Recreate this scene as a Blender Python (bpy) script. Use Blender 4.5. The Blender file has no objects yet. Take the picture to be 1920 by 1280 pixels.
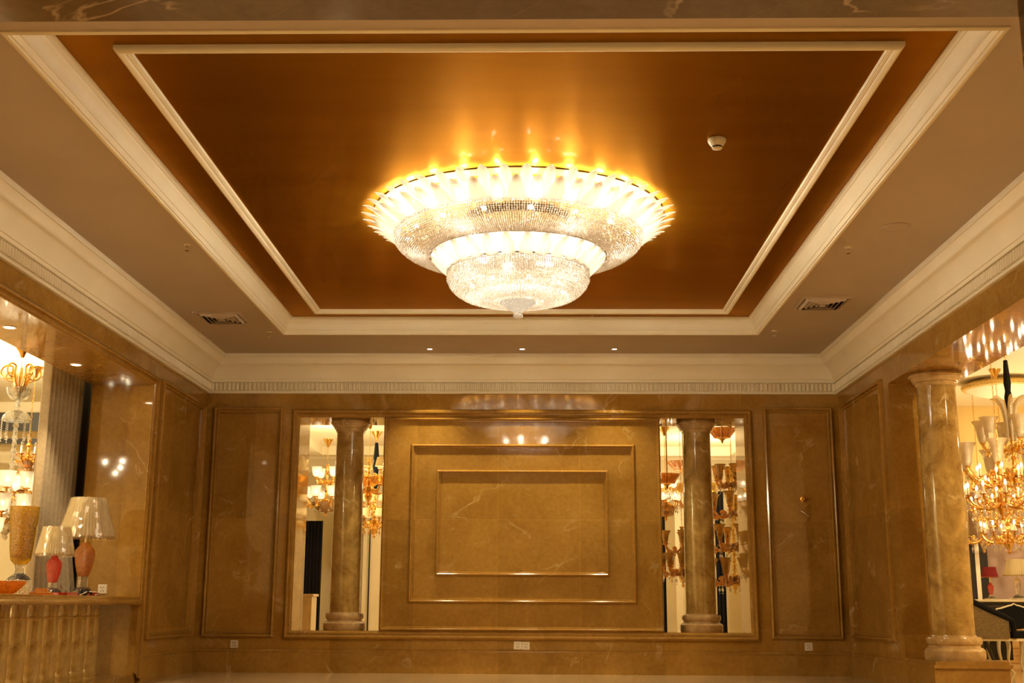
import bpy, math, random
from mathutils import Vector, Matrix, Euler
random.seed(7)
PI = math.pi; R = math.radians
C = bpy.context.scene.collection
S = bpy.context.scene

# ------------------------------------------------------------------ camera
cam_d = bpy.data.cameras.new('camera'); cam = bpy.data.objects.new('camera', cam_d); C.objects.link(cam)
pitch, yaw, roll = R(12.457), R(1.2263), R(0.3035)
F = Vector((-math.sin(yaw)*math.cos(pitch), math.cos(yaw)*math.cos(pitch), math.sin(pitch)))
Rt = Vector((math.cos(yaw), math.sin(yaw), 0)); Up = Rt.cross(F)
R2 = Rt*math.cos(roll) + Up*math.sin(roll); U2 = -Rt*math.sin(roll) + Up*math.cos(roll)
M = Matrix((R2, U2, -F)).transposed().to_4x4(); M.translation = (0.18036, -13.49709, 0.72277)
cam.matrix_world = M
cam_d.sensor_width = 36; cam_d.lens = 2244.856/1920*36; cam_d.clip_start = .05; cam_d.clip_end = 100
S.camera = cam

# ------------------------------------------------------------------ world, exposure
w = bpy.data.worlds.new('world'); S.world = w; w.use_nodes = True
w.node_tree.nodes['Background'].inputs[0].default_value = (1, .80, .50, 1)
w.node_tree.nodes['Background'].inputs[1].default_value = 0.15
S.view_settings.view_transform = 'Standard'; S.view_settings.look = 'None'
S.view_settings.exposure = 0.5; S.view_settings.gamma = 1; S.view_settings.use_curve_mapping = False
cy = S.cycles
cy.use_denoising = True; cy.max_bounces = 6; cy.diffuse_bounces = 3; cy.glossy_bounces = 3
cy.transmission_bounces = 4; cy.transparent_max_bounces = 8
cy.caustics_reflective = False; cy.caustics_refractive = False
cy.sample_clamp_indirect = 4; cy.sample_clamp_direct = 15
cy.use_adaptive_sampling = True; cy.adaptive_threshold = 0.06; cy.adaptive_min_samples = 16

# ------------------------------------------------------------------ lamps' light (large ones)
def point(name, loc, power, col=(1, .62, .30), rad=.08):
    l = bpy.data.lights.new(name, 'POINT'); l.energy = power; l.color = col; l.shadow_soft_size = rad
    o = bpy.data.objects.new(name, l); o.location = loc; C.objects.link(o); return o
def spot(name, loc, power, size=70, blend=.6, col=(1, .66, .34), rad=.03, rot=(0, 0, 0)):
    l = bpy.data.lights.new(name, 'SPOT'); l.energy = power; l.color = col; l.shadow_soft_size = rad
    l.spot_size = R(size); l.spot_blend = blend
    o = bpy.data.objects.new(name, l); o.location = loc; o.rotation_euler = rot; C.objects.link(o); return o
WARM = (1, .60, .27)
CHX, CHY = .035, -4.6                       # the big chandelier's axis
# the lights in the big chandelier: outer ring of bulbs behind the petals, and bulbs under the glass
for k in range(24):
    a = 2*PI*(k+.5)/24
    point('chandelier_light', (CHX+.99*math.cos(a), CHY+.99*math.sin(a), 3.562), 44, (1, .91, .72), .03)
for k in range(14):
    a = 2*PI*k/14
    point('chandelier_light', (CHX+.568*math.cos(a), CHY+.568*math.sin(a), 3.32), 18, (1, .92, .76), .02)
for k in range(6):
    a = 2*PI*k/6
    point('chandelier_light', (CHX+.78*math.cos(a), CHY+.78*math.sin(a), 3.44), 32, (1, .92, .76), .04)
for k in range(5):
    a = 2*PI*(k+.5)/5
    point('chandelier_light', (CHX+.32*math.cos(a), CHY+.32*math.sin(a), 3.17), 15, (1, .89, .68), .04)
for x, y in ((-1.014, -.474), (.015, -.476), (1.039, -.48)):
    spot('downlight_light', (x, y, 3.49), 90, 84, .8, (1, .84, .50), .03)
for x, y in ((-3.969, -3.004), (-3.934, -4.482)):
    spot('downlight_light', (x, y, 2.81), 60, 100, .6, (1, .80, .50), .03)
# added fill lights, no fixtures, in the entrance hall; then lights for the showrooms
for x, y in ((-1.6, -10.35), (1.6, -10.35), (0, -10.35)):
    point('hall_fill_light', (x, y, 3.2), 170, (1, .80, .50), .1)
for x, y, z, p in ((-4.75, -4.5, 2.3, 4), (-4.92, -4.45, 2.36, 4), (-4.68, -4.35, 2.36, 4), (-4.86, -4.65, 2.25, 4), (-5.9, -1.0, 2.9, 90), (-7.6, -6.8, 2.9, 110)):
    point('showroom_light', (x, y, z), p*1.6, (1, .84, .54), .02)  # strong ones are added fill, weak ones an unseen chandelier mirrored in the reveal
for x, y, z, p in ((6.8, -1.5, 2.6, 62), (6.9, 2.4, 2.3, 42), (5.9, -5.5, 3.1, 110)):
    point('showroom_light', (x, y, z), p*1.6, (1, .78, .44), .04)
for x, y, z, p in ((-2.6, 2.6, 2.6, 32), (2.6, 3.9, 2.6, 36), (-.2, 3.2, 2.4, 50)):
    point('showroom_light', (x, y, z), p*1.6, (1, .80, .48), .04)

# ------------------------------------------------------------------ materials
def new_mat(name):
    m = bpy.data.materials.new(name); m.use_nodes = True
    n = m.node_tree.nodes; n.clear(); return m, n, m.node_tree.links
def ramp(n, stops):
    r = n.new('ShaderNodeValToRGB'); e = r.color_ramp.elements
    while len(e) < len(stops): e.new(.5)
    for i, (p, c) in enumerate(stops): e[i].position = p; e[i].color = (*c, 1) if len(c) == 3 else c
    return r
def plain(name, col, rough=.5, metal=0, var=.12, scale=8, coat=0, bump=0, spec=.5, sheen=0):
    m, n, l = new_mat(name)
    o = n.new('ShaderNodeOutputMaterial'); b = n.new('ShaderNodeBsdfPrincipled')
    tc = n.new('ShaderNodeTexCoord'); nz = n.new('ShaderNodeTexNoise'); nz.inputs['Scale'].default_value = scale
    nz.inputs['Detail'].default_value = 4
    lo = tuple(c*(1-var) for c in col); hi = tuple(min(1, c*(1+var)) for c in col)
    r = ramp(n, [(.3, lo), (.7, hi)])
    l.new(tc.outputs['Object'], nz.inputs['Vector']); l.new(nz.outputs[0], r.inputs[0]); l.new(r.outputs[0], b.inputs['Base Color'])
    b.inputs['Roughness'].default_value = rough; b.inputs['Metallic'].default_value = metal
    b.inputs['Coat Weight'].default_value = coat; b.inputs['Specular IOR Level'].default_value = spec
    b.inputs['Sheen Weight'].default_value = sheen
    if bump:
        bp = n.new('ShaderNodeBump'); bp.inputs['Strength'].default_value = bump; bp.inputs['Distance'].default_value = .01
        l.new(nz.outputs[0], bp.inputs['Height']); l.new(bp.outputs[0], b.inputs['Normal'])
    l.new(b.outputs[0], o.inputs[0]); return m
def marble(name, dark, light, vein, tile=(.92, 1.185), rough=.05, tone=.16, veinamt=.7, nscale=1.6, off=(0, 0), mottle=0, spec=.5):
    m, n, l = new_mat(name)
    o = n.new('ShaderNodeOutputMaterial'); b = n.new('ShaderNodeBsdfPrincipled')
    tc = n.new('ShaderNodeTexCoord'); sp = n.new('ShaderNodeSeparateXYZ'); l.new(tc.outputs['Object'], sp.inputs[0])
    ad = n.new('ShaderNodeMath'); l.new(sp.outputs[0], ad.inputs[0]); l.new(sp.outputs[1], ad.inputs[1])
    cb = n.new('ShaderNodeCombineXYZ'); l.new(ad.outputs[0], cb.inputs[0]); l.new(sp.outputs[2], cb.inputs[1])
    # cloudy body
    nz = n.new('ShaderNodeTexNoise'); nz.inputs['Scale'].default_value = nscale; nz.inputs['Detail'].default_value = 8
    nz.inputs['Roughness'].default_value = .62; nz.inputs['Distortion'].default_value = .6
    l.new(tc.outputs['Object'], nz.inputs['Vector'])
    r1 = ramp(n, [(.32, dark), (.68, light)]); l.new(nz.outputs[0], r1.inputs[0])
    nf = n.new('ShaderNodeTexNoise'); nf.inputs['Scale'].default_value = 22; nf.inputs['Detail'].default_value = 6
    nf.inputs['Roughness'].default_value = .7
    l.new(tc.outputs['Object'], nf.inputs['Vector'])
    r2 = ramp(n, [(.3, (.80, .78, .74)), (.7, (1.12, 1.12, 1.12))]); l.new(nf.outputs[0], r2.inputs[0])
    mx = n.new('ShaderNodeMix'); mx.data_type = 'RGBA'; mx.blend_type = 'MULTIPLY'; mx.inputs[0].default_value = .8
    l.new(r1.outputs[0], mx.inputs[6]); l.new(r2.outputs[0], mx.inputs[7])
    # thin pale veins: zero crossings of a distorted noise, kept in patches
    nv = n.new('ShaderNodeTexNoise'); nv.inputs['Scale'].default_value = 1.3; nv.inputs['Detail'].default_value = 5
    nv.inputs['Distortion'].default_value = 1.4; l.new(tc.outputs['Object'], nv.inputs['Vector'])
    rv = ramp(n, [(.485, (0, 0, 0)), (.5, (1, 1, 1)), (.515, (0, 0, 0))]); l.new(nv.outputs[0], rv.inputs[0])
    nk = n.new('ShaderNodeTexNoise'); nk.inputs['Scale'].default_value = 2.3; l.new(tc.outputs['Object'], nk.inputs['Vector'])
    rk = ramp(n, [(.52, (0, 0, 0)), (.68, (veinamt,)*3)]); l.new(nk.outputs[0], rk.inputs[0])
    mm = n.new('ShaderNodeMath'); mm.operation = 'MULTIPLY'; l.new(rv.outputs[0], mm.inputs[0]); l.new(rk.outputs[0], mm.inputs[1])
    mv = n.new('ShaderNodeMix'); mv.data_type = 'RGBA'; l.new(mm.outputs[0], mv.inputs[0]); l.new(mx.outputs[2], mv.inputs[6])
    mv.inputs[7].default_value = (*vein, 1)
    src = mv.outputs[2]
    if tile:
        br = n.new('ShaderNodeTexBrick'); br.offset = 0; br.squash = 1
        mp = n.new('ShaderNodeMapping'); mp.inputs['Location'].default_value = (off[0], off[1], 0)
        l.new(cb.outputs[0], mp.inputs[0]); l.new(mp.outputs[0], br.inputs['Vector'])
        br.inputs['Scale'].default_value = 1; br.inputs['Brick Width'].default_value = tile[0]; br.inputs['Row Height'].default_value = tile[1]
        br.inputs['Mortar Size'].default_value = .0025; br.inputs['Mortar Smooth'].default_value = 0
        br.inputs['Color1'].default_value = (1-tone,)*3+(1,); br.inputs['Color2'].default_value = (1+tone*.5,)*3+(1,)
        br.inputs['Mortar'].default_value = (1.18, 1.16, 1.1, 1)
        mb = n.new('ShaderNodeMix'); mb.data_type = 'RGBA'; mb.blend_type = 'MULTIPLY'; mb.inputs[0].default_value = 1
        l.new(src, mb.inputs[6]); l.new(br.outputs[0], mb.inputs[7]); src = mb.outputs[2]
    l.new(src, b.inputs['Base Color']); b.inputs['Roughness'].default_value = rough
    b.inputs['Specular IOR Level'].default_value = spec
    l.new(b.outputs[0], o.inputs[0]); return m
def emis(name, col, st):
    m, n, l = new_mat(name); o = n.new('ShaderNodeOutputMaterial'); e = n.new('ShaderNodeEmission')
    e.inputs[0].default_value = (*col, 1); e.inputs[1].default_value = st; l.new(e.outputs[0], o.inputs[0]); return m
def glassy(name, col, trans=.45, gloss=.3, rough=.08, bump=0, bscale=40):
    # cheap cut glass: see-through + scattering + mirror facets
    m, n, l = new_mat(name); o = n.new('ShaderNodeOutputMaterial')
    t = n.new('ShaderNodeBsdfTransparent'); t.inputs[0].default_value = (*col, 1)
    tr = n.new('ShaderNodeBsdfTranslucent'); tr.inputs[0].default_value = (*col, 1)
    df = n.new('ShaderNodeBsdfDiffuse'); df.inputs[0].default_value = (*[c*.9 for c in col], 1)
    ms = n.new('ShaderNodeMixShader'); ms.inputs[0].default_value = .5; l.new(tr.outputs[0], ms.inputs[1]); l.new(df.outputs[0], ms.inputs[2])
    m1 = n.new('ShaderNodeMixShader'); m1.inputs[0].default_value = trans; l.new(ms.outputs[0], m1.inputs[1]); l.new(t.outputs[0], m1.inputs[2])
    g = n.new('ShaderNodeBsdfGlossy'); g.inputs['Roughness'].default_value = rough; g.inputs[0].default_value = (1, .97, .92, 1)
    m2 = n.new('ShaderNodeMixShader'); m2.inputs[0].default_value = gloss; l.new(m1.outputs[0], m2.inputs[1]); l.new(g.outputs[0], m2.inputs[2])
    tc = n.new('ShaderNodeTexCoord'); v = n.new('ShaderNodeTexVoronoi'); v.inputs['Scale'].default_value = bscale
    l.new(tc.outputs['Object'], v.inputs['Vector'])
    bp = n.new('ShaderNodeBump'); bp.inputs['Strength'].default_value = bump; bp.inputs['Distance'].default_value = .01
    l.new(v.outputs[0], bp.inputs['Height'])
    l.new(bp.outputs[0], g.inputs['Normal'])
    l.new(m2.outputs[0], o.inputs[0]); return m
def real_glass(name, col, bscale=60, bump=.5, body=.3, glow=0):
    # coloured crackle glass: refracting, with a little cloudy body
    m, n, l = new_mat(name); o = n.new('ShaderNodeOutputMaterial')
    g = n.new('ShaderNodeBsdfGlass'); g.inputs[0].default_value = (*col, 1); g.inputs['Roughness'].default_value = .04; g.inputs['IOR'].default_value = 1.3
    tr = n.new('ShaderNodeBsdfTranslucent'); tr.inputs[0].default_value = (*col, 1)
    df = n.new('ShaderNodeBsdfDiffuse'); df.inputs[0].default_value = (*[c*.8 for c in col], 1)
    ms = n.new('ShaderNodeMixShader'); ms.inputs[0].default_value = .35; l.new(tr.outputs[0], ms.inputs[1]); l.new(df.outputs[0], ms.inputs[2])
    m1 = n.new('ShaderNodeMixShader'); m1.inputs[0].default_value = body; l.new(g.outputs[0], m1.inputs[1]); l.new(ms.outputs[0], m1.inputs[2])
    gl = n.new('ShaderNodeBsdfGlossy'); gl.inputs['Roughness'].default_value = .12; gl.inputs[0].default_value = (1, .95, .85, 1)
    m2 = n.new('ShaderNodeMixShader'); m2.inputs[0].default_value = .14; l.new(m1.outputs[0], m2.inputs[1]); l.new(gl.outputs[0], m2.inputs[2])
    tc = n.new('ShaderNodeTexCoord'); v = n.new('ShaderNodeTexVoronoi'); v.inputs['Scale'].default_value = bscale
    l.new(tc.outputs['Object'], v.inputs['Vector'])
    rc = ramp(n, [(.1, tuple(c*(.62+.25*(name[:5] in ('amber', 'cogna', 'clear', 'cut_c'))) for c in col)), (.5, tuple(min(1, c*1.15) for c in col))]); l.new(v.outputs['Color'], rc.inputs[0])
    for q in (tr, df): l.new(rc.outputs[0], q.inputs[0])
    l.new(rc.outputs[0], g.inputs[0])
    bp = n.new('ShaderNodeBump'); bp.inputs['Strength'].default_value = bump; bp.inputs['Distance'].default_value = .01
    l.new(v.outputs[0], bp.inputs['Height']); l.new(bp.outputs[0], g.inputs['Normal']); l.new(bp.outputs[0], gl.inputs['Normal'])
    l.new(m2.outputs[0], o.inputs[0]); return m
def gold_ceiling():
    m, n, l = new_mat('gold_leaf_ceiling'); o = n.new('ShaderNodeOutputMaterial'); b = n.new('ShaderNodeBsdfPrincipled')
    tc = n.new('ShaderNodeTexCoord'); mp = n.new('ShaderNodeMapping'); mp.inputs['Scale'].default_value = (.8, 5, 1)
    l.new(tc.outputs['Object'], mp.inputs[0])
    nz = n.new('ShaderNodeTexNoise'); nz.inputs['Scale'].default_value = 1; nz.inputs['Detail'].default_value = 6
    l.new(mp.outputs[0], nz.inputs['Vector'])
    nb = n.new('ShaderNodeTexNoise'); nb.inputs['Scale'].default_value = .8; nb.inputs['Detail'].default_value = 3
    l.new(tc.outputs['Object'], nb.inputs['Vector'])
    r = ramp(n, [(.3, (.28, .125, .008)), (.7, (.33, .155, .012))]); l.new(nz.outputs[0], r.inputs[0])
    l.new(r.outputs[0], b.inputs['Base Color'])
    b.inputs['Metallic'].default_value = .88; b.inputs['Specular Tint'].default_value = (.95, .60, .18, 1)
    b.inputs['Roughness'].default_value = .30
    b.inputs['Coat Weight'].default_value = .06; b.inputs['Coat Roughness'].default_value = .05; b.inputs['Coat IOR'].default_value = 1.5
    b.inputs['Coat Tint'].default_value = (1, .85, .6, 1)
    l.new(b.outputs[0], o.inputs[0]); return m

MT = {}
MT['marble'] = marble('brown_marble', (.33, .162, .026), (.44, .238, .046), (.64, .45, .18), off=(.26, -.48))
MT['marble_trim'] = marble('brown_marble_moulding', (.33, .162, .026), (.43, .228, .044), (.6, .42, .22), tile=None, rough=.12)
MT['marble_soffit'] = marble('brown_marble_soffit', (.24, .15, .075), (.48, .33, .19), (.7, .55, .38), tile=None, rough=.06, nscale=3, spec=.8)
MT['column'] = marble('column_marble', (.25, .13, .025), (.60, .39, .115), (.75, .58, .28), tile=None, rough=.05, nscale=4.2, veinamt=.9, spec=.7)
MT['column_base'] = marble('column_base_marble', (.40, .24, .085), (.60, .40, .18), (.75, .56, .3), tile=None, rough=.1, nscale=5)
MT['marble_dark'] = marble('dark_veined_marble', (.11, .072, .04), (.16, .105, .06), (.55, .42, .28), rough=.1, nscale=2.5)
MT['floor'] = marble('floor_marble', (.42, .30, .16), (.56, .42, .25), (.7, .58, .4), tile=(.8, .8), rough=.12)
MT['plaster'] = plain('cream_plaster', (.86, .76, .56), .6, var=.03, scale=3)
MT['soffit'] = plain('beige_ceiling_paint', (.50, .40, .315), .55, var=.06, scale=1.2)
MT['gold_ceiling'] = gold_ceiling()
MT['cream_wall'] = plain('cream_wall_paint', (.78, .66, .42), .6, var=.04, scale=2)
MT['yellow_wall'] = plain('yellow_wall_paint', (.80, .55, .20), .6, var=.05, scale=2)
MT['mauve_wall'] = plain('mauve_wall_paint', (.42, .27, .20), .7, var=.05)
MT['cream_ceiling'] = plain('cream_ceiling_paint', (.85, .74, .50), .6, var=.02)
MT['black'] = plain('black_lacquer', (.012, .009, .008), .3)
MT['black_cloth'] = plain('black_cloth', (.006, .0055, .006), .9, spec=.2)
MT['white_plastic'] = plain('white_plastic', (.80, .70, .55), .35, var=.03)
MT['dark_hole'] = plain('dark_recess', (.02, .012, .006), .8)
MT['chrome'] = plain('polished_metal', (.75, .70, .62), .18, 1, var=.05)
MT['gold'] = plain('gold_plated_brass', (.85, .52, .14), .22, 1, var=.12, scale=20)
MT['brass_dark'] = plain('antique_brass', (.45, .26, .08), .3, 1, var=.2, scale=20)
MT['curtain'] = plain('beige_curtain_cloth', (.40, .30, .17), .85, var=.1, scale=30, sheen=.4)
MT['wood'] = plain('pale_wood_boards', (.62, .36, .12), .35, var=.2, scale=6)
MT['wood_floor'] = plain('showroom_floor', (.60, .42, .20), .12, var=.12, scale=4)
MT['ivory'] = plain('ivory_paint', (.72, .60, .38), .4, var=.06)
MT['brown_fabric'] = plain('olive_brown_upholstery', (.16, .105, .035), .8, var=.35, scale=90)
MT['crystal'] = glassy('clear_crystal_beads', (.97, .93, .88), .12, .38, .12)
MT['clear_glass'] = real_glass('clear_glass', (.98, .95, .86), 50, .4, .10)
MT['frosted'] = glassy('frosted_white_glass', (.98, .95, .90), .34, .06, .3)
MT['amber_glass'] = real_glass('amber_glass', (.98, .68, .24), 70, .6, .14)
MT['cognac_glass'] = real_glass('cognac_scalloped_glass', (.92, .52, .14), 45, .6, .35)
MT['yellow_glass'] = real_glass('yellow_crackle_glass', (1, .66, .03), 120, .5, .22)
MT['orange_glass'] = real_glass('orange_crackle_glass', (1, .40, .02), 150, .6, .42)
MT['red_glass'] = real_glass('red_crackle_glass', (1, .045, .008), 150, .6, .42)
MT['red_cloth'] = plain('dark_red_cloth', (.25, .01, .01), .8)
MT['gilt'] = plain('gilded_plaster', (.72, .48, .14), .35, .25, var=.35, scale=60, bump=.5)
MT['etched'] = glassy('etched_bell_glass', (.88, .76, .52), .3, .15, .25, .5, 70)
MT['cut_glass'] = real_glass('cut_clear_glass', (.97, .95, .90), 90, .6, .12)
MT['film'] = glassy('clear_plastic_film', (.98, .95, .88), .93, .22, .12, .6, 14)
MT['shade_cloth'] = glassy('pleated_cream_shade', (.90, .78, .50), 0, .03, .5)
MT['shade_brown'] = glassy('tan_shade', (.62, .38, .16), 0, .03, .5)
MT['bulb'] = emis('lit_bulb', (1, .86, .62), 60)
MT['bulb_up'] = emis('lit_bulb_bright', (1, .74, .36), 110)
MT['bulb_small'] = emis('lit_candle_bulb', (1, .80, .48), 80)
MT['lens'] = emis('lit_downlight', (1, .84, .55), 40)

# ------------------------------------------------------------------ mesh helpers
class MB:
    def __init__(s): s.v = []; s.f = []
    def quad(s, a, b, c, d):
        i = len(s.v); s.v += [a, b, c, d]; s.f.append((i, i+1, i+2, i+3))
    def box(s, x0, x1, y0, y1, z0, z1):
        i = len(s.v)
        s.v += [(x0, y0, z0), (x1, y0, z0), (x1, y1, z0), (x0, y1, z0), (x0, y0, z1), (x1, y0, z1), (x1, y1, z1), (x0, y1, z1)]
        s.f += [tuple(i+k for k in q) for q in ((0, 3, 2, 1), (4, 5, 6, 7), (0, 1, 5, 4), (1, 2, 6, 5), (2, 3, 7, 6), (3, 0, 4, 7))]
        return s
    def lathe(s, prof, seg=32, c=(0, 0, 0), flute=0, fn=0, cap=True):
        i = len(s.v); n = len(prof)
        for (r, z) in prof:
            for k in range(seg):
                a = 2*PI*k/seg; rr = r*(1+flute*math.cos(fn*a)) if flute else r
                s.v.append((c[0]+rr*math.cos(a), c[1]+rr*math.sin(a), c[2]+z))
        for j in range(n-1):
            for k in range(seg):
                k2 = (k+1) % seg
                s.f.append((i+j*seg+k, i+j*seg+k2, i+(j+1)*seg+k2, i+(j+1)*seg+k))
        if cap:
            if prof[0][0] > 1e-4: s.f.append(tuple(i+k for k in reversed(range(seg))))
            if prof[-1][0] > 1e-4: s.f.append(tuple(i+(n-1)*seg+k for k in range(seg)))
        return s
    def tube(s, pts, r, seg=8):
        pts = [Vector(p) for p in pts]; rs = list(r) if isinstance(r, (list, tuple)) else [r]*len(pts)
        if 2 < len(pts) < 22:                                           # round the path (Catmull-Rom)
            P, Q, n_ = [], [], len(pts); st = 5 if n_ < 10 else 3
            for i in range(n_-1):
                a, b, c, d = pts[max(0, i-1)], pts[i], pts[i+1], pts[min(n_-1, i+2)]
                for q in range(st):
                    u = q/st; P.append(((b*2)+(c-a)*u+(a*2-b*5+c*4-d)*u*u+(b*3-a-c*3+d)*u**3)*.5); Q.append(rs[i]+(rs[i+1]-rs[i])*u)
            pts, rs = P+[pts[-1]], Q+[rs[-1]]
        i = len(s.v); up = Vector((0.12, .07, 1)).normalized(); prev = None
        for k, p in enumerate(pts):
            t = (pts[min(k+1, len(pts)-1)]-pts[max(k-1, 0)]).normalized()
            a = (prev - t*prev.dot(t)) if prev else t.cross(up)
            if a.length < 1e-4: a = t.cross(Vector((1, 0, 0)))
            a.normalize(); prev = a; b = t.cross(a)
            for q in range(seg):
                an = 2*PI*q/seg; s.v.append(tuple(p+(a*math.cos(an)+b*math.sin(an))*rs[k]))
        for k in range(len(pts)-1):
            for q in range(seg):
                q2 = (q+1) % seg; s.f.append((i+k*seg+q, i+k*seg+q2, i+(k+1)*seg+q2, i+(k+1)*seg+q))
        s.f.append(tuple(i+q for q in reversed(range(seg)))); s.f.append(tuple(i+(len(pts)-1)*seg+q for q in range(seg)))
        return s
    def octa(s, c, r, h, rot=0, n=4):
        i = len(s.v); s.v.append((c[0], c[1], c[2]-h))
        for k in range(n):
            a = rot+2*PI*k/n; s.v.append((c[0]+r*math.cos(a), c[1]+r*math.sin(a), c[2]))
        s.v.append((c[0], c[1], c[2]+h))
        for k in range(n):
            k2 = (k+1) % n; s.f.append((i, i+1+k2, i+1+k)); s.f.append((i+n+1, i+1+k, i+1+k2))
        return s
    def sweep_rect(s, plane, f0, a0, a1, b0, b1, prof, sign=1, sides=(1, 1, 1, 1)):
        # prof = [(inset from the rectangle's edge, height out of the plane)]; mitred corners; sides: bottom, right, top, left
        def P(a, b, h):
            h = f0+sign*h
            return {'x': (h, a, b), 'y': (a, h, b), 'z': (a, b, h)}[plane]
        loops = [[P(a0+i, b0+i, h), P(a1-i, b0+i, h), P(a1-i, b1-i, h), P(a0+i, b1-i, h)] for i, h in prof]
        for j in range(len(loops)-1):
            for k in range(4):
                if sides[k]:
                    k2 = (k+1) % 4; s.quad(loops[j][k], loops[j][k2], loops[j+1][k2], loops[j+1][k])
        return s
    def grid(s, rows, close=False):
        i = len(s.v); n = len(rows[0])
        for r in rows: s.v += [tuple(p) for p in r]
        for j in range(len(rows)-1):
            for k in range(n if close else n-1):
                k2 = (k+1) % n; s.f.append((i+j*n+k, i+j*n+k2, i+(j+1)*n+k2, i+(j+1)*n+k))
        return s
    def mesh(s, name, mat, ang=38, weld=True):
        me = bpy.data.meshes.new(name); me.from_pydata(s.v, [], s.f)
        if weld:
            import bmesh
            bm = bmesh.new(); bm.from_mesh(me); bmesh.ops.remove_doubles(bm, verts=bm.verts, dist=1e-5)
            bmesh.ops.recalc_face_normals(bm, faces=bm.faces); bm.to_mesh(me); bm.free()
        me.polygons.foreach_set('use_smooth', [True]*len(me.polygons))
        me.set_sharp_from_angle(angle=R(ang)); me.materials.append(MT[mat]); me.update(); return me
    def obj(s, name, mat, parent=None, loc=(0, 0, 0), rz=0, **k):
        return link(name, s.mesh(name, mat, **k), parent, loc, rz)
def link(name, me, parent=None, loc=(0, 0, 0), rz=0, scale=1):
    o = bpy.data.objects.new(name, me); C.objects.link(o); o.parent = parent; o.location = loc; o.rotation_euler = (0, 0, rz)
    if scale != 1: o.scale = (scale,)*3
    return o
def tag(o, label, cat, group=None, kind=None):
    o['label'] = label; o['category'] = cat
    if group: o['group'] = group
    if kind: o['kind'] = kind
    return o
def thing(name, label, cat, loc=(0, 0, 0), rz=0, group=None):
    o = bpy.data.objects.new(name, None); C.objects.link(o); o.location = loc; o.rotation_euler = (0, 0, rz); o.empty_display_size = .1
    return tag(o, label, cat, group)
def copy_tree(o, parent=None):
    c = o.copy(); C.objects.link(c); c.parent = parent
    for ch in list(o.children): copy_tree(ch, c)
    return c
def struct(name, mb, mat, **k):
    o = mb.obj(name, mat, **k); o['kind'] = 'structure'; return o
def wall(name, plane, f0, f1, a0, a1, b0, b1, holes, mat):
    # slab between planes f0 and f1 with rectangular openings (a0,a1,b0,b1): faces, reveals and outer edges
    P = {'x': lambda f, a, b: (f, a, b), 'y': lambda f, a, b: (a, f, b), 'z': lambda f, a, b: (a, b, f)}[plane]
    A = sorted({a0, a1, *[h[0] for h in holes], *[h[1] for h in holes]}); A = [a for a in A if a0 <= a <= a1]
    B = sorted({b0, b1, *[h[2] for h in holes], *[h[3] for h in holes]}); B = [b for b in B if b0 <= b <= b1]
    solid = lambda i, j: 0 <= i < len(A)-1 and 0 <= j < len(B)-1 and not any(
        h[0] < (A[i]+A[i+1])/2 < h[1] and h[2] < (B[j]+B[j+1])/2 < h[3] for h in holes)
    mb = MB()
    for i in range(len(A)-1):
        for j in range(len(B)-1):
            if not solid(i, j): continue
            x0, x1, y0, y1 = A[i], A[i+1], B[j], B[j+1]
            for f in (f0, f1): mb.quad(P(f, x0, y0), P(f, x1, y0), P(f, x1, y1), P(f, x0, y1))
            for (di, dj, q) in ((-1, 0, (x0, y0, x0, y1)), (1, 0, (x1, y0, x1, y1)), (0, -1, (x0, y0, x1, y0)), (0, 1, (x0, y1, x1, y1))):
                if not solid(i+di, j+dj):
                    mb.quad(P(f0, q[0], q[1]), P(f0, q[2], q[3]), P(f1, q[2], q[3]), P(f1, q[0], q[1]))
    return struct(name, mb, mat)

# ------------------------------------------------------------------ the hall: walls, floor, ceiling
YF = -9.26; W = 3.6; ZC = 3.515
struct('floor', MB().box(-3.6, 3.6, -9.86, .0, -.1, 0), 'floor')
wall('wall_back', 'y', 0, .6, -3.6, 3.6, 0, 3.7, [(-2.52, -1.56, .45, 2.815), (1.56, 2.52, .45, 2.815)], 'marble')
wall('wall_left', 'x', -3.6, -4.2, -9.86, .6, 0, 3.7, [(-7.3, -1.965, .06, 2.827)], 'marble')
wall('wall_right', 'x', 3.6, 4.23, -9.86, .6, 0, 3.7, [(-7.3, -1.95, -1, 2.857)], 'marble')
wall('wall_front', 'y', YF, -9.86, -3.6, 3.6, 0, 3.7, [(-2.3, 2.02, -1, 2.93)], 'marble_dark')
wall('ceiling', 'z', ZC, 3.56, -3.6, 3.6, YF, 0, [(-2.5, 2.5, -8.04, -1.226)], 'soffit')
struct('ceiling_gold_panel', MB().box(-2.52, 2.52, -8.06, -1.2, 3.6745, 3.72), 'gold_ceiling')
# cove cornice round the hall with its band of reeds
prof = [(0, 3.088), (.034, 3.088), (.036, 3.100), (.030, 3.112), (.022, 3.113), (.022, 3.214), (.05, 3.216), (.054, 3.222), (.054, 3.246), (.062, 3.250),
        (.066, 3.262), (.078, 3.296), (.098, 3.332), (.122, 3.362), (.150, 3.386), (.168, 3.396), (.176, 3.400), (.186, 3.418), (.204, 3.446), (.222, 3.462), (.226, 3.468), (.237, 3.470), (.237, 3.5149)]
struct('trim_1', MB().sweep_rect('z', 0, -W, W, YF, 0, prof), 'plaster')
mb = MB()
def reed(cx_, cy_, ax):
    n = 5; rows = []
    for z in (3.124, 3.206):
        row = []
        for k in range(n+1):
            t = PI*k/n; d = .026*math.sin(t); s_ = .017*math.cos(t)
            row.append({'b': (cx_+s_, cy_-d, z), 'l': (cx_+d, cy_+s_, z), 'r': (cx_-d, cy_+s_, z), 'f': (cx_+s_, cy_+d, z)}[ax])
        rows.append(row)
    mb.grid(rows); i = len(mb.v)
    for row in rows: mb.v += row; mb.f.append(tuple(range(i, i+n+1))); i += n+1
k = -W+.05
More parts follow.
